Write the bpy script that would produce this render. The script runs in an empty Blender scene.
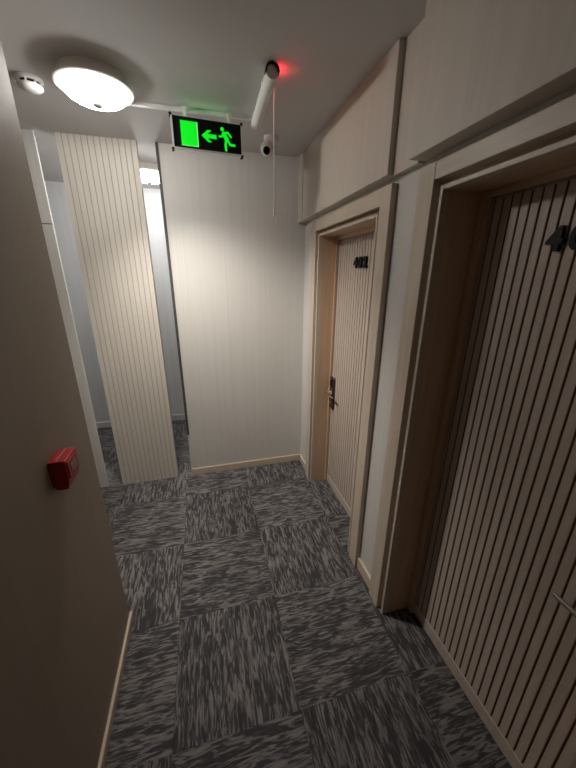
import bpy, bmesh, math, random
from mathutils import Vector, Matrix
random.seed(4)
SC = bpy.context.scene
COL = SC.collection
PI = math.pi
SPOT = 165
HC = 2.484                      # ceiling height
XW, XC = .805, .777             # right wall face, door casing face
YB = 2.535                      # back wall face
XL = -.484                      # left wall face

# ------------------------------------------------------------------ materials
def new_mat(name):
    m = bpy.data.materials.new(name); m.use_nodes = True
    nt = m.node_tree; b = nt.nodes['Principled BSDF']
    return m, nt, b
def N(nt, t, **kw):
    n = nt.nodes.new(t)
    for k, v in kw.items(): setattr(n, k, v)
    return n
def ramp(nt, fac, stops):
    r = N(nt, 'ShaderNodeValToRGB')
    e = r.color_ramp.elements
    while len(e) < len(stops): e.new(.5)
    for el, (p, c) in zip(e, stops):
        el.position = p; el.color = (*c, 1)
    nt.links.new(fac, r.inputs[0]); return r.outputs[0]
def coords(nt, scale):
    tc = N(nt, 'ShaderNodeTexCoord'); mp = N(nt, 'ShaderNodeMapping')
    mp.inputs['Scale'].default_value = scale
    nt.links.new(tc.outputs['Object'], mp.inputs['Vector']); return mp.outputs['Vector']
def plain(name, col, rough=.6, metal=0, noise=.04, scale=30, bump=0.0, spec=.4):
    m, nt, b = new_mat(name)
    v = coords(nt, (scale,)*3)
    n = N(nt, 'ShaderNodeTexNoise'); n.inputs['Detail'].default_value = 4
    nt.links.new(v, n.inputs['Vector'])
    lo = tuple(c*(1-noise) for c in col); hi = tuple(min(1, c*(1+noise)) for c in col)
    nt.links.new(ramp(nt, n.outputs['Fac'], [(.3, lo), (.7, hi)]), b.inputs['Base Color'])
    b.inputs['Roughness'].default_value = rough; b.inputs['Metallic'].default_value = metal
    b.inputs['Specular IOR Level'].default_value = spec
    if bump:
        bp = N(nt, 'ShaderNodeBump'); bp.inputs['Strength'].default_value = bump
        bp.inputs['Distance'].default_value = .002
        nt.links.new(n.outputs['Fac'], bp.inputs['Height']); nt.links.new(bp.outputs[0], b.inputs['Normal'])
    return m
def wallpaper(name, col, axis=0):
    """matt vinyl paper with a faint vertical thread"""
    m, nt, b = new_mat(name)
    sc = [60, 60, 60]; sc[2] = .6
    v = coords(nt, tuple(sc))
    n = N(nt, 'ShaderNodeTexNoise'); n.inputs['Scale'].default_value = 1.0; n.inputs['Detail'].default_value = 5
    nt.links.new(v, n.inputs['Vector'])
    lo = tuple(c*.955 for c in col); hi = tuple(min(1, c*1.03) for c in col)
    nt.links.new(ramp(nt, n.outputs['Fac'], [(.3, lo), (.7, hi)]), b.inputs['Base Color'])
    b.inputs['Roughness'].default_value = .62; b.inputs['Specular IOR Level'].default_value = .3
    bp = N(nt, 'ShaderNodeBump'); bp.inputs['Strength'].default_value = .12; bp.inputs['Distance'].default_value = .001
    nt.links.new(n.outputs['Fac'], bp.inputs['Height']); nt.links.new(bp.outputs[0], b.inputs['Normal'])
    return m
def wood(name, dark, light, rough=.5, horiz=False):
    m, nt, b = new_mat(name)
    v = coords(nt, (40, 3, 40) if horiz else (40, 40, 2.2))
    n = N(nt, 'ShaderNodeTexNoise'); n.inputs['Scale'].default_value = 1.0
    n.inputs['Detail'].default_value = 7; n.inputs['Distortion'].default_value = .8
    nt.links.new(v, n.inputs['Vector'])
    nt.links.new(ramp(nt, n.outputs['Fac'], [(.3, dark), (.68, light)]), b.inputs['Base Color'])
    b.inputs['Roughness'].default_value = rough; b.inputs['Specular IOR Level'].default_value = .35
    return m
def emit(name, col, s, base=(0, 0, 0)):
    m, nt, b = new_mat(name)
    b.inputs['Base Color'].default_value = (*base, 1)
    b.inputs['Emission Color'].default_value = (*col, 1)
    b.inputs['Emission Strength'].default_value = s
    b.inputs['Roughness'].default_value = .4
    return m
def carpet():
    m, nt, b = new_mat('carpet_tiles'); L = nt.links.new
    tc = N(nt, 'ShaderNodeTexCoord'); sp = N(nt, 'ShaderNodeSeparateXYZ'); L(tc.outputs['Object'], sp.inputs[0])
    def M(op, a, bb=None, c=None):
        n = N(nt, 'ShaderNodeMath', operation=op)
        for i, q in enumerate((a, bb, c)):
            if q is None: continue
            if isinstance(q, (int, float)): n.inputs[i].default_value = q
            else: L(q, n.inputs[i])
        return n.outputs[0]
    x, y = sp.outputs['X'], sp.outputs['Y']
    u = M('DIVIDE', M('SUBTRACT', x, .262), .5); v = M('DIVIDE', M('SUBTRACT', y, 1.245), .5)
    i, j = M('FLOOR', u), M('FLOOR', v)
    par = M('FLOORED_MODULO', M('ADD', i, j), 2.0)            # 0: streaks run along the corridor
    inv = M('SUBTRACT', 1.0, par)
    a = M('ADD', M('MULTIPLY', x, inv), M('MULTIPLY', y, par))   # across the streak
    c = M('ADD', M('MULTIPLY', y, inv), M('MULTIPLY', x, par))   # along the streak
    rnd = M('ADD', M('MULTIPLY', i, 7.31), M('MULTIPLY', j, 3.77))
    cb = N(nt, 'ShaderNodeCombineXYZ'); L(M('MULTIPLY', a, 80.0), cb.inputs[0]); L(M('MULTIPLY', c, 11.0), cb.inputs[1]); L(rnd, cb.inputs[2])
    n1 = N(nt, 'ShaderNodeTexNoise'); n1.inputs['Scale'].default_value = 1.0; n1.inputs['Detail'].default_value = 3.5
    n1.inputs['Roughness'].default_value = .55; n1.inputs['Distortion'].default_value = 1.1
    L(cb.outputs[0], n1.inputs['Vector'])
    cb2 = N(nt, 'ShaderNodeCombineXYZ'); L(M('MULTIPLY', a, 9.0), cb2.inputs[0]); L(M('MULTIPLY', c, 5.0), cb2.inputs[1]); L(rnd, cb2.inputs[2])
    n2 = N(nt, 'ShaderNodeTexNoise'); n2.inputs['Scale'].default_value = 1.0; L(cb2.outputs[0], n2.inputs['Vector'])
    n3 = N(nt, 'ShaderNodeTexNoise'); n3.inputs['Scale'].default_value = 450.0; L(tc.outputs['Object'], n3.inputs['Vector'])
    f = M('ADD', M('ADD', n1.outputs['Fac'], M('MULTIPLY', M('SUBTRACT', n2.outputs['Fac'], .5), .22)), M('MULTIPLY', M('SUBTRACT', n3.outputs['Fac'], .5), .16))
    colr = ramp(nt, f, [(.38, (.052, .050, .053)), (.49, (.072, .069, .072)), (.545, (.17, .158, .154)), (.66, (.24, .222, .212))])
    # thin seam between tiles
    def edge(w):
        fr = M('FRACT', w); return M('MINIMUM', fr, M('SUBTRACT', 1.0, fr))
    seam = M('GREATER_THAN', M('MINIMUM', edge(u), edge(v)), .005)
    wn = N(nt, 'ShaderNodeTexWhiteNoise', noise_dimensions='1D'); L(rnd, wn.inputs['W'])
    k = M('MULTIPLY', M('ADD', M('MULTIPLY', seam, .12), .88), M('ADD', M('MULTIPLY', wn.outputs['Value'], .22), .86))
    mx = N(nt, 'ShaderNodeMix', data_type='RGBA', blend_type='MULTIPLY'); mx.inputs['Factor'].default_value = 1
    cbk = N(nt, 'ShaderNodeCombineColor')
    for s in range(3): L(k, cbk.inputs[s])
    L(colr, mx.inputs['A']); L(cbk.outputs[0], mx.inputs['B']); L(mx.outputs['Result'], b.inputs['Base Color'])
    b.inputs['Roughness'].default_value = .95; b.inputs['Specular IOR Level'].default_value = .08
    bp = N(nt, 'ShaderNodeBump'); bp.inputs['Strength'].default_value = .5; bp.inputs['Distance'].default_value = .004
    L(f, bp.inputs['Height']); L(bp.outputs[0], b.inputs['Normal'])
    return m

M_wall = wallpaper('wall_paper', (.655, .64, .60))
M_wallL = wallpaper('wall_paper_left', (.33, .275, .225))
M_far = wallpaper('wall_paper_grey', (.62, .635, .65))
M_ceil = plain('ceiling_paint', (.62, .61, .605), .8, noise=.02, scale=60, bump=.08, spec=.2)
M_panel = wood('cream_panel', (.57, .515, .44), (.62, .565, .49), .5)
M_oak = wood('oak_veneer', (.58, .40, .265), (.68, .49, .335), .42)
M_oakH = wood('oak_veneer_head', (.58, .40, .265), (.68, .49, .335), .42, True)
M_case = wood('casing_veneer', (.56, .47, .375), (.64, .545, .445), .42)
M_caseH = wood('casing_veneer_head', (.56, .47, .375), (.64, .545, .445), .42, True)
M_door = wood('whitewashed_slats', (.53, .44, .37), (.62, .525, .45), .5)
M_groove = plain('slat_groove', (.27, .175, .125), .8)
M_cream = wood('cream_slats', (.64, .60, .53), (.70, .66, .585), .5)
M_creamg = plain('cream_groove', (.40, .355, .29), .8)
M_skirt = wood('oak_skirting', (.58, .47, .36), (.66, .55, .43), .5, True)
M_floor = carpet()
M_white = plain('white_plastic', (.78, .77, .74), .35, noise=.01)
M_cord = plain('white_cord', (.9, .89, .86), .7, noise=.01)
M_rim = plain('white_enamel', (.80, .78, .74), .4, noise=.01)
M_black = plain('black_plastic', (.010, .009, .009), .55, noise=.1, spec=.2)
M_sign = plain('black_sign_face', (.004, .0045, .0045), .5, noise=.1, spec=.1)
M_alu = plain('brushed_aluminium', (.72, .72, .72), .35, .7, noise=.03, scale=80)
M_steel = plain('chrome_steel', (.75, .73, .70), .22, 1, noise=.02)
M_lock = plain('dark_bronze_lock', (.10, .075, .055), .3, .7, noise=.1)
M_edge = plain('dark_edge', (.07, .07, .065), .6)
M_red = plain('red_plastic', (.42, .012, .015), .35, noise=.05)
M_lbl = plain('label_grey', (.36, .20, .19), .5, noise=.1)
def frosted(name, col, s, t):
    """thin frosted glass: lets most of the bulb's light through and glows itself"""
    m = bpy.data.materials.new(name); m.use_nodes = True; nt = m.node_tree; nt.nodes.clear()
    o = N(nt, 'ShaderNodeOutputMaterial'); mx = N(nt, 'ShaderNodeMixShader'); ad = N(nt, 'ShaderNodeAddShader')
    tr = N(nt, 'ShaderNodeBsdfTransparent'); df = N(nt, 'ShaderNodeBsdfDiffuse'); em = N(nt, 'ShaderNodeEmission')
    df.inputs[0].default_value = (.8, .79, .77, 1); em.inputs[0].default_value = (*col, 1); em.inputs[1].default_value = s
    mx.inputs[0].default_value = t
    nt.links.new(df.outputs[0], mx.inputs[1]); nt.links.new(tr.outputs[0], mx.inputs[2])
    nt.links.new(mx.outputs[0], ad.inputs[0]); nt.links.new(em.outputs[0], ad.inputs[1]); nt.links.new(ad.outputs[0], o.inputs[0])
    return m
M_glass = frosted('frosted_glass', (1.0, .98, .96), 15, .7)
M_bulb = emit('lit_bulb', (1.0, .965, .925), 420)
M_bulb2 = emit('lit_bulb_far', (1.0, .965, .94), 1000)
M_knob = plain('grey_knob', (.45, .43, .41), .4)
M_green = emit('lit_green', (.002, 1.0, .02), .72, (0, .2, 0))
M_gpale = emit('lit_green_edge', (.18, 1.0, .24), .85, (0, .2, 0))
M_led = emit('red_lamp', (1, .02, .03), 110)
M_slit = emit('green_slit', (.05, 1, .12), 2)
M_lens = plain('lens_black', (.006, .006, .008), .08, noise=.05)

# ------------------------------------------------------------------ mesh helpers
def box(bm, x0, x1, y0, y1, z0, z1):
    v = [bm.verts.new(p) for p in ((x0,y0,z0),(x1,y0,z0),(x1,y1,z0),(x0,y1,z0),(x0,y0,z1),(x1,y0,z1),(x1,y1,z1),(x0,y1,z1))]
    for f in ((0,3,2,1),(4,5,6,7),(0,1,5,4),(1,2,6,5),(2,3,7,6),(3,0,4,7)): bm.faces.new([v[i] for i in f])
def tube(bm, a, b, r, r2=None, seg=20, cap=True):
    a, b = Vector(a), Vector(b); r2 = r if r2 is None else r2
    d = (b-a).normalized(); t = Vector((0,0,1)) if abs(d.z) < .9 else Vector((1,0,0))
    e1 = d.cross(t).normalized(); e2 = d.cross(e1)
    A = [bm.verts.new(a+r*(math.cos(k*2*PI/seg)*e1+math.sin(k*2*PI/seg)*e2)) for k in range(seg)]
    B = [bm.verts.new(b+r2*(math.cos(k*2*PI/seg)*e1+math.sin(k*2*PI/seg)*e2)) for k in range(seg)]
    for k in range(seg): bm.faces.new((A[k], A[(k+1)%seg], B[(k+1)%seg], B[k]))
    if cap: bm.faces.new(A); bm.faces.new(B)
def lathe(bm, prof, c=(0,0,0), seg=48):
    """prof = [(r, z)] about the vertical axis"""
    rows = []
    for r, z in prof:
        if r < 1e-5: rows.append([bm.verts.new((c[0], c[1], c[2]+z))])
        else: rows.append([bm.verts.new((c[0]+r*math.cos(k*2*PI/seg), c[1]+r*math.sin(k*2*PI/seg), c[2]+z)) for k in range(seg)])
    for A, B in zip(rows, rows[1:]):
        for k in range(seg):
            q = (k+1) % seg
            if len(A) == 1 and len(B) == 1: continue
            if len(A) == 1: bm.faces.new((A[0], B[k], B[q]))
            elif len(B) == 1: bm.faces.new((A[k], A[q], B[0]))
            else: bm.faces.new((A[k], A[q], B[q], B[k]))
def prism(bm, pts, f0, f1):
    """extrude polygon pts; f0/f1 map a 2d point to the front/back 3d point"""
    A = [bm.verts.new(f0(*p)) for p in pts]; B = [bm.verts.new(f1(*p)) for p in pts]
    n = len(pts)
    bm.faces.new(A); bm.faces.new(B[::-1])
    for k in range(n): bm.faces.new((A[k], B[k], B[(k+1)%n], A[(k+1)%n]))
def obj(name, bm, mat, parent=None, smooth=False, bevel=0, bseg=2):
    bmesh.ops.recalc_face_normals(bm, faces=bm.faces)
    me = bpy.data.meshes.new(name); bm.to_mesh(me); bm.free()
    for m in (mat if isinstance(mat, (list, tuple)) else [mat]): me.materials.append(m)
    if smooth:
        for p in me.polygons: p.use_smooth = True
    o = bpy.data.objects.new(name, me); COL.objects.link(o)
    if parent:
        o.parent = parent
        o.location = -parent.location if False else (0, 0, 0)
        o.matrix_parent_inverse = Matrix.Translation(parent.location).inverted()
    if bevel:
        md = o.modifiers.new('bevel', 'BEVEL'); md.width = bevel; md.segments = bseg; md.limit_method = 'ANGLE'
    if smooth:
        md = o.modifiers.new('edges', 'EDGE_SPLIT'); md.split_angle = math.radians(40)
    return o
def child(name, bm, mat, root, **kw):
    """part whose mesh is given in world space, parented to a (top-level or part) object"""
    o = obj(name, bm, mat, **kw)
    o.parent = root
    w = Vector((0, 0, 0)); p = root
    while p: w += Vector(p.location); p = p.parent
    o.location = -w
    return o
def empty(name, loc):
    o = bpy.data.objects.new(name, None); COL.objects.link(o); o.location = loc; o.empty_display_size = .1
    return o
def tag(o, label, cat, group=None, kind=None):
    o['label'] = label; o['category'] = cat
    if group: o['group'] = group
    if kind: o['kind'] = kind
    return o
def boxes(*bs):
    bm = bmesh.new()
    for b in bs: box(bm, *b)
    return bm
def struct(name, bm, mat, label, cat, **kw):
    return tag(obj(name, bm, mat, **kw), label, cat, kind='structure')

# ------------------------------------------------------------------ the setting
XM = -2.3; YN = -4.5; YF = 3.745; XR = 1.15
struct('floor', boxes((XM, XR, YN, YF+.1, -.1, 0)), M_floor, 'dark grey streaky carpet tiles laid quarter-turned along the corridor', 'floor')
struct('ceiling', boxes((XM, XR, YN, YF+.1, HC, HC+.1)), M_ceil, 'plain grey-white corridor ceiling', 'ceiling')
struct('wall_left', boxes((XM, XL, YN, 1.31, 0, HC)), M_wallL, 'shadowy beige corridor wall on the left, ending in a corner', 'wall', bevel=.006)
struct('wall_back', boxes((-.205, XR, YB, YB+.1, 0, HC)), M_wall, 'pale wall closing the corridor beside the number 402 door', 'wall')
o = struct('wall_back_left', boxes((XM, -.882, YB, YB+.012, 0, 1.985), (XM, -.882, YB, YB+.012, 1.991, HC), (XM, -.91, YB+.012, YB+.1, 0, HC)), M_wall, 'narrow pale wall strip left of the slatted panel with a horizontal joint', 'wall')
struct('trim_6', boxes((XM, -.884, YB+.003, YB+.012, 1.9845, 1.9915)), M_edge, 'thin dark joint across the wall strip left of the slatted panel', 'trim')
struct('wall_far', boxes((XM, XR, YF, YF+.1, 0, HC)), M_far, 'blue-grey wall seen through the gaps beside the slatted panel', 'wall')
struct('wall_side', boxes((XM-.1, XM, YN, YF+.1, 0, HC)), M_wall, 'end wall of the side passage, out of view on the left', 'wall')
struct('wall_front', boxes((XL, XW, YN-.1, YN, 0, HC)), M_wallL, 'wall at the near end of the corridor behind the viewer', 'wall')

DOORS = [dict(y0=1.43, y1=2.17, leaf=.93, tag='402', zo=1.934), dict(zo=1.95, y0=.235, y1=1.005, leaf=.955, tag='40')]
ZO = 1.95                        # head of the openings
w = .036
bs = []
ys = [YN, DOORS[1]['y0']-w, DOORS[1]['y1']+w, DOORS[0]['y0']-w, DOORS[0]['y1']+w, YB]
for a, b in ((ys[0], ys[1]), (ys[2], ys[3]), (ys[4], ys[5])): bs.append((XW, XR, a, b, 0, HC))
for a, b in ((ys[1], ys[2]), (ys[3], ys[4])): bs.append((XW, XR, a, b, 1.986, HC))
struct('wall_right', boxes(*bs), M_wall, 'right-hand corridor wall holding the two slatted doors', 'wall')
struct('wall_right_far', boxes((.9, XR, YB+.1, YF, 0, HC)), M_far, 'side wall of the passage behind the back wall', 'wall')

# overhead cream panels above the doors
struct('trim_1', boxes((.752, XW, 1.305, 2.435, 2.065, HC)), M_panel, 'cream overhead panel above the number 402 door', 'panel', bevel=.002)
struct('trim_2', boxes((.776, XW, 1.145, 1.305, 2.062, HC)), M_panel, 'narrow set-back overhead panel between the two door panels', 'panel')
struct('trim_3', boxes((.735, XW, YN, 1.14, 2.066, HC)), M_panel, 'cream overhead panel above the nearest door', 'panel', bevel=.002)
struct('trim_4', boxes((.744, XW, 2.435, YB, 2.06, HC)), M_panel, 'filler strip of the overhead panels at the back corner', 'panel', bevel=.002)
# skirtings
struct('baseboard_back', boxes((-.2, .79, YB-.014, YB, 0, .062)), M_skirt, 'light wood skirting along the foot of the pale back wall', 'skirting', bevel=.003)
struct('baseboard_left', boxes((XL, XL+.013, YN, 1.322, 0, .045)), M_skirt, 'thin light skirting along the dark left wall', 'skirting', bevel=.003)
struct('baseboard_right', boxes((XW-.016, XW, 1.115, 1.322, 0, .075)), M_skirt, 'short cream skirting on the pillar between the two doors', 'skirting', bevel=.003)
struct('baseboard_corner', boxes((XW-.014, XW, 2.305, YB-.014, 0, .062)), M_skirt, 'short skirting between the number 402 door and the back corner', 'skirting', bevel=.003)
struct('baseboard_far', boxes((XM, .9, YF-.015, YF, 0, .075)), M_far, 'skirting of the far wall behind the slatted panel', 'skirting', bevel=.003)
struct('trim_5', boxes((-.211, -.193, YB-.006, YB+.02, .40, HC)), M_edge, 'dark edging strip on the left end of the back wall', 'trim')

# ------------------------------------------------------------------ slatted surfaces
def slat_profile(a0, a1, n, gw, gd):
    """front outline of n slats between a0 and a1: (position, depth)"""
    p = (a1-a0)/n; pts = []; segs = []
    for k in range(n):
        s, e = a0+k*p, a0+(k+1)*p
        segs.append((s+gw/2, e-gw/2))
    return segs
def slat_mesh(segs, gd, place, z0, z1, thick):
    """slats (material 0) over a grooved back (material 1); place(a, d, z) -> point, d = depth behind the face"""
    bm = bmesh.new()
    ch = .0016
    def quad(p, q, mi):
        f = bm.faces.new([bm.verts.new(place(p[0], p[1], z0)), bm.verts.new(place(q[0], q[1], z0)), bm.verts.new(place(q[0], q[1], z1)), bm.verts.new(place(p[0], p[1], z1))])
        f.material_index = mi
    lo, hi = segs[0][0], segs[-1][1]
    line = [(lo, thick)]; mats = []
    for k, (s, e) in enumerate(segs):
        if k == 0: line.append((s, ch)); mats.append(0)
        else: line.append((s, gd)); mats.append(1); line.append((s, ch)); mats.append(1)
        line.append((s+ch, 0)); mats.append(0); line.append((e-ch, 0)); mats.append(0); line.append((e, ch)); mats.append(0)
        if k < len(segs)-1: line.append((e, gd)); mats.append(1)
    line.append((hi, thick)); mats.append(0)
    for (p, q), mi in zip(zip(line, line[1:]), mats): quad(p, q, mi)
    quad(line[-1], line[0], 0)
    for z in (z0, z1):
        f = bm.faces.new([bm.verts.new(place(a, d, z)) for a, d in line]); f.material_index = 0
    bmesh.ops.remove_doubles(bm, verts=bm.verts, dist=1e-6)
    return bm

# ------------------------------------------------------------------ doors
def digit_mesh(ch, size, thick):
    cu = bpy.data.curves.new('digit', 'FONT'); cu.body = ch; cu.size = size; cu.extrude = thick/2; cu.offset = .0032
    cu.align_x = 'CENTER'
    t = bpy.data.objects.new('digit', cu); COL.objects.link(t)
    dg = bpy.context.evaluated_depsgraph_get(); dg.update()
    me = bpy.data.meshes.new_from_object(t.evaluated_get(dg))
    bm = bmesh.new(); bm.from_mesh(me)
    bpy.data.objects.remove(t); bpy.data.curves.remove(cu); bpy.data.meshes.remove(me)
    return bm
def door(n, d, label, num_y, num_z, lock_y, hinge):
    y0, y1, X, ZO = d['y0'], d['y1'], d['leaf'], d['zo']
    root = empty('door_%d' % n, (X, (y0+y1)/2, 0))
    tag(root, label, 'door', kind='structure')
    ci = .04                                  # rebate between the casing and the jamb
    co = .125
    fr = child('door_frame', boxes((XC+.04, X+.03, y1, y1+.036, 0, ZO+.036), (XC+.04, X+.03, y0-.036, y0, 0, ZO+.036)), M_oak, root, bevel=.0015)
    child('frame_head', boxes((XC+.04, X+.03, y0, y1, ZO, ZO+.036)), M_oakH, fr, bevel=.0015)
    child('door_stop', boxes((X-.018, X-.003, y1-.036 if hinge else y1-.012, y1, 0, ZO), (X-.018, X-.003, y0, y0+.012, 0, ZO)), M_oak, fr, bevel=.001)
    child('stop_head', boxes((X-.018, X-.003, y0+.012, y1-(.036 if hinge else .012), ZO-.022, ZO)), M_oakH, fr)
    child('frame_lip', boxes((XC+.010, XC+.04, y1, y1+.015, 0, ZO+.015), (XC+.010, XC+.04, y0-.015, y0, 0, ZO+.015), (XC+.010, XC+.04, y0, y1, ZO, ZO+.015)), M_case, fr, bevel=.002)
    child('casing', boxes((XC, XW, y1+ci, y1+co, 0, 2.04)), M_case, root, bevel=.002)
    child('casing', boxes((XC, XW, y0-co, y0-ci, 0, 2.04)), M_case, root, bevel=.002)
    child('casing_head', boxes((XC+.001, XW, y0-ci, y1+ci, ZO+.036, 2.04)), M_caseH, root, bevel=.002)
    # leaf
    st = .012
    leaf = child('door_leaf', boxes((X+.009, X+.045, y0+.001, y1-.001, .004, ZO-.001), (X, X+.012, y1-st-.001, y1-.001, .004, ZO-.001), (X, X+.012, y0+.001, y0+st+.001, .004, ZO-.001)), M_door, root)
    segs = slat_profile(y0+st+.002, y1-st-.002, 21 if n == 1 else 23, .0068 if n == 1 else .0056, .006)
    child('slats', slat_mesh(segs, .0065, lambda a, dd, z: (X+dd, a, z), .072, ZO-.027, .0088), [M_door, M_groove], leaf)
    child('bottom_rail', boxes((X-.003, X+.0088, y0+st+.002, y1-st-.002, .004, .070)), M_door, leaf, bevel=.0015)
    # electronic lock
    lx = X
    lk = child('lock_plate', boxes((lx-.02, lx, lock_y-.032, lock_y+.032, .70, .955)), M_lock, root, bevel=.008, bseg=3)
    child('card_reader', boxes((lx-.024, lx-.0195, lock_y-.022, lock_y+.022, .885, .94)), M_black, lk, bevel=.002)
    s = -1 if lock_y > (y0+y1)/2 else 1       # lever points to the hinge side
    bm = bmesh.new()
    tube(bm, (lx-.02, lock_y, .832), (lx-.026, lock_y, .832), .022)
    tube(bm, (lx-.026, lock_y, .832), (lx-.062, lock_y, .832), .0095)
    tube(bm, (lx-.057, lock_y-s*.008, .832), (lx-.055, lock_y+s*.115, .832), .0085, .007)
    h = child('handle', bm, M_steel, lk, smooth=True); h['label'] = 'chrome lever handle'
    bm = bmesh.new()
    tube(bm, (lx-.0195, lock_y, .745), (lx-.026, lock_y, .745), .012); box(bm, lx-.0275, lx-.0255, lock_y-.0015, lock_y+.0015, .738, .752)
    child('key_cylinder', bm, M_steel, lk)
    # number
    for k, c in enumerate(d['tag']):
        bm = digit_mesh(c, .083, .012)
        yy = num_y - k*.060
        M = Matrix(((0, 0, -1, X-.008), (-1, 0, 0, yy), (0, 1, 0, num_z), (0, 0, 0, 1)))
        bmesh.ops.transform(bm, matrix=M, verts=bm.verts)
        q = child('number_digit', bm, M_black, leaf); q['label'] = 'black raised numeral %s' % c
    return root
door(1, DOORS[0], 'slatted cream hotel door numbered 402 at the far end of the corridor', 1.872, 1.732, 2.122, False)
door(2, DOORS[1], 'slatted door nearest on the right with black numerals starting 40', .722, 1.752, .320, True)

# ------------------------------------------------------------------ slatted panel between the two corridor parts
segs = slat_profile(-.772, -.322, 13, .004, .004)
o = obj('slatted_panel', slat_mesh(segs, .004, lambda a, d, z: (a, YB-.004+d, z), .0, HC, .06), [M_cream, M_creamg])
tag(o, 'tall cream slatted partition panel reaching from carpet to ceiling', 'panel')

# ------------------------------------------------------------------ ceiling lamps
def lamp(loc, label, bulb):
    root = empty('ceiling_lamp', loc)
    tag(root, label, 'lamp')
    bm = bmesh.new()
    lathe(bm, [(0, 0), (.128, 0), (.13, -.004), (.136, -.022), (.148, -.035), (.154, -.042), (.153, -.048), (.146, -.051), (.133, -.049), (.129, -.042), (.120, -.012), (0, -.010)], loc, 64)
    child('base', bm, M_rim, root, smooth=True)
    bm = bmesh.new()
    prof = [(.1305, -.047)]
    for k in range(1, 13):
        t = k/12*PI/2
        prof.append((.1305*math.cos(t)**.8 if k < 12 else 0, -.047-.054*math.sin(t)))
    lathe(bm, prof, loc, 64)
    child('glass_bowl', bm, M_glass, root, smooth=True)
    bm = bmesh.new(); bmesh.ops.create_uvsphere(bm, u_segments=24, v_segments=14, radius=.027, matrix=Matrix.Translation(loc+Vector((-.02, .0, -.066))))
    child('bulb', bm, bulb, root, smooth=True)
    bm = bmesh.new()
    lathe(bm, [(0, -.096), (.021, -.098), (.021, -.104), (.014, -.111), (0, -.114)], loc, 24)
    child('finial', bm, M_knob, root, smooth=True)
    return root
main_lamp = lamp(Vector((-.372, 1.845, HC)), 'round white ceiling lamp glowing beside the smoke detector', M_bulb)
lamp(Vector((-.33, 3.08, HC)), 'lit ceiling lamp in the passage behind the slatted panel', M_bulb2)

sl = bpy.data.lights.new('added_fill_spot', 'SPOT'); sl.energy = SPOT; sl.color = (1, .935, .86); sl.spot_size = math.radians(106); sl.spot_blend = 1; sl.shadow_soft_size = .05  # extra spot added inside the bowl, tilted to brighten back wall and far carpet
so = bpy.data.objects.new('added_fill_spot', sl); COL.objects.link(so); so.location = (-.372, 1.845, HC-.084)
so.rotation_euler = (Vector((.3, 2.3, 0))-so.location).to_track_quat('-Z', 'Y').to_euler()
so.parent = main_lamp; so.location = so.location-main_lamp.location

# smoke detector
loc = Vector((-.648, 1.945, HC))
root = empty('smoke_detector', loc); tag(root, 'small round white smoke detector left of the glowing ceiling lamp', 'smoke detector')
bm = bmesh.new(); lathe(bm, [(0, 0), (.05, 0), (.05, -.010), (.047, -.014), (0, -.014)], loc, 40); child('base', bm, M_white, root, smooth=True)
bm = bmesh.new(); lathe(bm, [(.036, -.014), (.038, -.026), (0, -.026)], loc, 32); child('sensor_chamber', bm, M_black, root, smooth=True)
for k in range(8):
    a = k*PI/4; bm = bmesh.new()
    c = loc+Vector((math.cos(a)*.041, math.sin(a)*.041, -.0135))
    tube(bm, c, c+Vector((0, 0, -.014)), .0045, seg=8); child('rib', bm, M_white, root)
bm = bmesh.new(); lathe(bm, [(0, -.026), (.047, -.026), (.046, -.033), (.036, -.042), (.02, -.046), (0, -.047)], loc, 40); child('cap', bm, M_white, root, smooth=True)

# ------------------------------------------------------------------ cable trunking, exit sign, tube, cord, camera
o = obj('cable_trunking', boxes((-.27, .335, 2.02, 2.042, HC-.016, HC)), M_white, bevel=.002)
tag(o, 'thin white cable trunking across the ceiling above the exit sign', 'trunking')

SW, SH, ST = .350, .143, .022
c = Vector((.094, 1.985, 2.357)); ang = math.radians(4)
sr = empty('exit_sign', c); tag(sr, 'black emergency exit sign with green arrow and running figure', 'sign')
sr.rotation_euler = (0, 0, ang)
def spart(name, bm, mat, **kw):
    o = obj(name, bm, mat, **kw); o.parent = sr; return o
spart('sign_face', boxes((-SW/2+.004, SW/2-.004, -ST/2, ST/2, -SH/2+.004, SH/2-.004)), M_sign)
bm = boxes((-SW/2, SW/2, -ST/2-.004, ST/2+.004, -SH/2, -SH/2+.008), (-SW/2, SW/2, -ST/2-.001, ST/2+.001, SH/2-.004, SH/2), (-SW/2, -SW/2+.008, -ST/2-.004, ST/2+.004, -SH/2+.008, SH/2-.004), (SW/2-.003, SW/2, -ST/2-.001, ST/2+.001, -SH/2+.008, SH/2-.004))
spart('frame', bm, M_alu)['label'] = 'silver aluminium frame'
for sx in (-1, 1):
    for sz in (-1, 1):
        spart('corner_cap', boxes((sx*SW/2-.006, sx*SW/2+.006, -ST/2-.006, ST/2+.006, sz*SH/2-.006, sz*SH/2+.006)), M_black, bevel=.002)
q = spart('light_slit', boxes((-SW/2+.05, SW/2-.05, -.004, .004, SH/2-.001, SH/2+.0015)), M_slit); q['label'] = 'green light slit'
def uv(u, v, y=-ST/2-.0015): return Vector((-SW/2+u*SW, y, SH/2-v*SH))
def poly(bm, pts):
    prism(bm, pts, lambda u, v: uv(u, v), lambda u, v: uv(u, v, -ST/2))
bm = bmesh.new(); poly(bm, [(.125, .14), (.345, .14), (.345, .85), (.125, .85)]); d_ = spart('doorway_symbol', bm, M_green)
bm = bmesh.new(); poly(bm, [(.347, .14), (.362, .14), (.362, .875), (.125, .875), (.125, .855), (.347, .855)]); q = spart('doorway_edge', bm, M_gpale)
q.parent = d_
bm = bmesh.new(); poly(bm, [(.41, .5), (.50, .32), (.555, .32), (.50, .435), (.625, .435), (.625, .565), (.50, .565), (.555, .68), (.50, .68)]); spart('arrow_symbol', bm, M_green)
bm = bmesh.new()
AR = SW/SH
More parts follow.
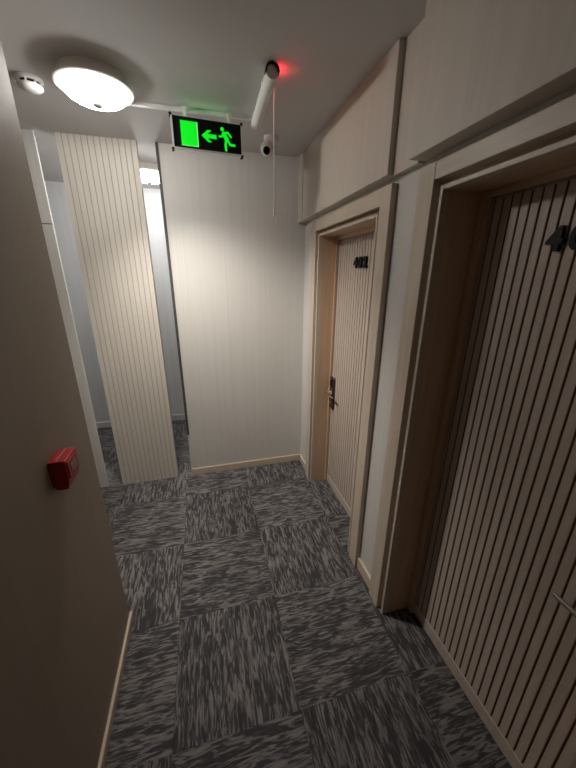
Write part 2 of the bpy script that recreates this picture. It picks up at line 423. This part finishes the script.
def stroke(pts, wd):
    for (a, b) in zip(pts, pts[1:]):
        A = Vector((a[0]*AR, a[1])); B = Vector((b[0]*AR, b[1])); d = (B-A).normalized(); n = Vector((-d.y, d.x))*wd/2
        pl = []
        for s in range(9): t = s/8*PI; pl.append(B + n*math.cos(t) + d*(wd/2)*math.sin(t))
        for s in range(9): t = s/8*PI; pl.append(A - n*math.cos(t) - d*(wd/2)*math.sin(t))
        poly(bm, [(p.x/AR, p.y) for p in pl])
stroke([(.712, .235), (.7121, .2351)], .125)                     # head
stroke([(.735, .37), (.775, .53)], .15)                          # torso
stroke([(.735, .345), (.795, .32), (.838, .44)], .065)           # rear arm
stroke([(.725, .37), (.70, .46), (.668, .46)], .062)             # leading arm
stroke([(.765, .55), (.752, .70), (.760, .86)], .085)            # leading leg
stroke([(.785, .54), (.822, .68), (.885, .685)], .08)            # trailing leg
spart('running_figure_symbol', bm, M_green)
for sx in (-.105, .115):
    bm = boxes((sx-.006, sx+.006, .0, .01, SH/2, HC-.016-c.z), (sx-.012, sx+.012, -.004, .055, HC-.017-c.z, HC-.014-c.z))
    spart('hanger', bm, M_white)

a, b = Vector((.343, 1.555, HC-.030)), Vector((.354, 2.035, HC-.030))
d = (b-a).normalized()
root = empty('ceiling_tube', a); tag(root, 'white tube fixed along the ceiling with a black cap and red light', 'tube')
bm = bmesh.new(); tube(bm, a+d*.03, b, .026, seg=32); child('tube_body', bm, M_white, root, smooth=True)
bm = bmesh.new(); tube(bm, a, a+d*.03, .0255, seg=32); child('end_cap', bm, M_rim, root, smooth=True)
bm = bmesh.new()
for k in range(16):
    t0, t1 = [math.radians(-8+k*196/16+e*196/16) for e in (0, 1)]
    P = [a+d*yy+Vector((rr*math.cos(t), 0, rr*math.sin(t))) for yy in (-.010, .022) for rr in (.0225, .029) for t in (t0, t1)]
    v = [bm.verts.new(p) for p in P]
    for q in ((0,1,3,2),(4,6,7,5),(0,4,5,1),(2,3,7,6),(0,2,6,4),(1,5,7,3)): bm.faces.new([v[i] for i in q])
bmesh.ops.remove_doubles(bm, verts=bm.verts, dist=1e-6)
child('hood', bm, M_black, root)
bm = bmesh.new(); p = a+d*.04+Vector((.025, 0, .012)); tube(bm, p, p+Vector((.006, 0, .004)), .006, seg=12); child('indicator_light', bm, M_led, root)
for t in (.14, .45):
    bm = bmesh.new(); p = a+d*t; box(bm, p.x-.022, p.x+.022, p.y-.01, p.y+.01, p.z+.018, HC); child('clip', bm, M_white, root)

bm = bmesh.new()
x, y = .371, 1.655
tube(bm, (x, y, 2.452), (x-.001, y, 1.985), .003, seg=8)
o = empty('pull_cord', (x, y, 2.435)); tag(o, 'thin white pull cord hanging from the ceiling tube', 'cord')
child('cord', bm, M_cord, o)
bm = bmesh.new(); lathe(bm, [(0, .012), (.004, .010), (.006, 0), (.004, -.008), (.0055, -.016), (.004, -.026), (0, -.028)], (x-.003, y, 1.978), 12)
child('knot', bm, M_cord, o, smooth=True)
bm = bmesh.new(); tube(bm, (x, y, 1.960), (x+.006, y, 1.943), .002, seg=6); tube(bm, (x+.006, y, 1.943), (x+.007, y, 1.922), .002, .001, seg=6)
child('loose_end', bm, M_cord, o)

loc = Vector((.478, 2.25, HC-.006))
root = empty('security_camera', loc); tag(root, 'small white turret camera on the ceiling near the back corner', 'camera')
bm = bmesh.new(); lathe(bm, [(0, 0), (.044, .006), (.044, -.012), (.036, -.022), (.022, -.03), (0, -.03)], loc+Vector((.006, .0, 0)), 32); child('mount', bm, M_rim, root, smooth=True)
bm = bmesh.new(); bmesh.ops.create_uvsphere(bm, u_segments=32, v_segments=18, radius=.041, matrix=Matrix.Translation(loc+Vector((-.020, -.012, -.062)))); hd = child('head', bm, M_rim, root, smooth=True)
q = loc+Vector((-.020, -.012, -.062)); dd = Vector((-.30, -.85, -.52)).normalized()
bm = bmesh.new(); tube(bm, q+dd*.028, q+dd*.0425, .022, .021, seg=24); child('lens', bm, M_lens, hd, smooth=True)

# ------------------------------------------------------------------ fire call point
x0, x1, ya, yb, z0, z1 = XL-.002, XL+.047, .962, 1.052, 1.052, 1.150
root = empty('fire_call_point', (XL, 1.0, 1.1)); tag(root, 'red fire alarm call point box on the left wall', 'alarm box')
bm = bmesh.new()
prism(bm, [(x0, z1), (x1, z1), (x1, z0+.03), (x1-.008, z0), (x0+.012, z0), (x0, z0+.02)], lambda x, z: (x, ya, z), lambda x, z: (x, yb, z))
child('housing', bm, M_red, root, bevel=.0025)
child('front_plate', boxes((x1-.001, x1+.003, ya+.008, yb-.008, z0+.034, z1-.008)), M_red, root, bevel=.001)
child('press_panel', boxes((x1+.002, x1+.0042, ya+.026, yb-.022, z0+.045, z1-.028)), M_lbl, root)
child('cover_hinge', boxes((x0+.022, x0+.026, ya+.004, yb-.004, z1-.001, z1+.0015)), M_lbl, root)['label'] = 'pale cover ridge'

# ------------------------------------------------------------------ camera, world
W = bpy.data.worlds.new('World'); SC.world = W; W.use_nodes = True
W.node_tree.nodes['Background'].inputs[0].default_value = (.5, .45, .4, 1); W.node_tree.nodes['Background'].inputs[1].default_value = .0

YAW, PITCH, ROLL, FPX = 0.260749793, 0.329646784, 0.00571266517, 314.472775
cam = bpy.data.cameras.new('camera'); co_ = bpy.data.objects.new('camera', cam); COL.objects.link(co_)
cy, sy, cp, sp_ = math.cos(YAW), math.sin(YAW), math.cos(PITCH), math.sin(PITCH)
f = Vector((sy*cp, cy*cp, -sp_)); r = Vector((cy, -sy, 0)); u = r.cross(f)
r2 = math.cos(ROLL)*r+math.sin(ROLL)*u; u2 = -math.sin(ROLL)*r+math.cos(ROLL)*u
co_.matrix_world = Matrix(((r2.x, u2.x, -f.x, 0), (r2.y, u2.y, -f.y, 0), (r2.z, u2.z, -f.z, 1.68), (0, 0, 0, 1)))
cam.sensor_fit = 'HORIZONTAL'; cam.sensor_width = 36; cam.lens = FPX/576*36; cam.clip_start = .02
SC.camera = co_
vs = SC.view_settings; vs.view_transform = 'Standard'; vs.look = 'None'; vs.gamma = 1; vs.exposure = 0.0
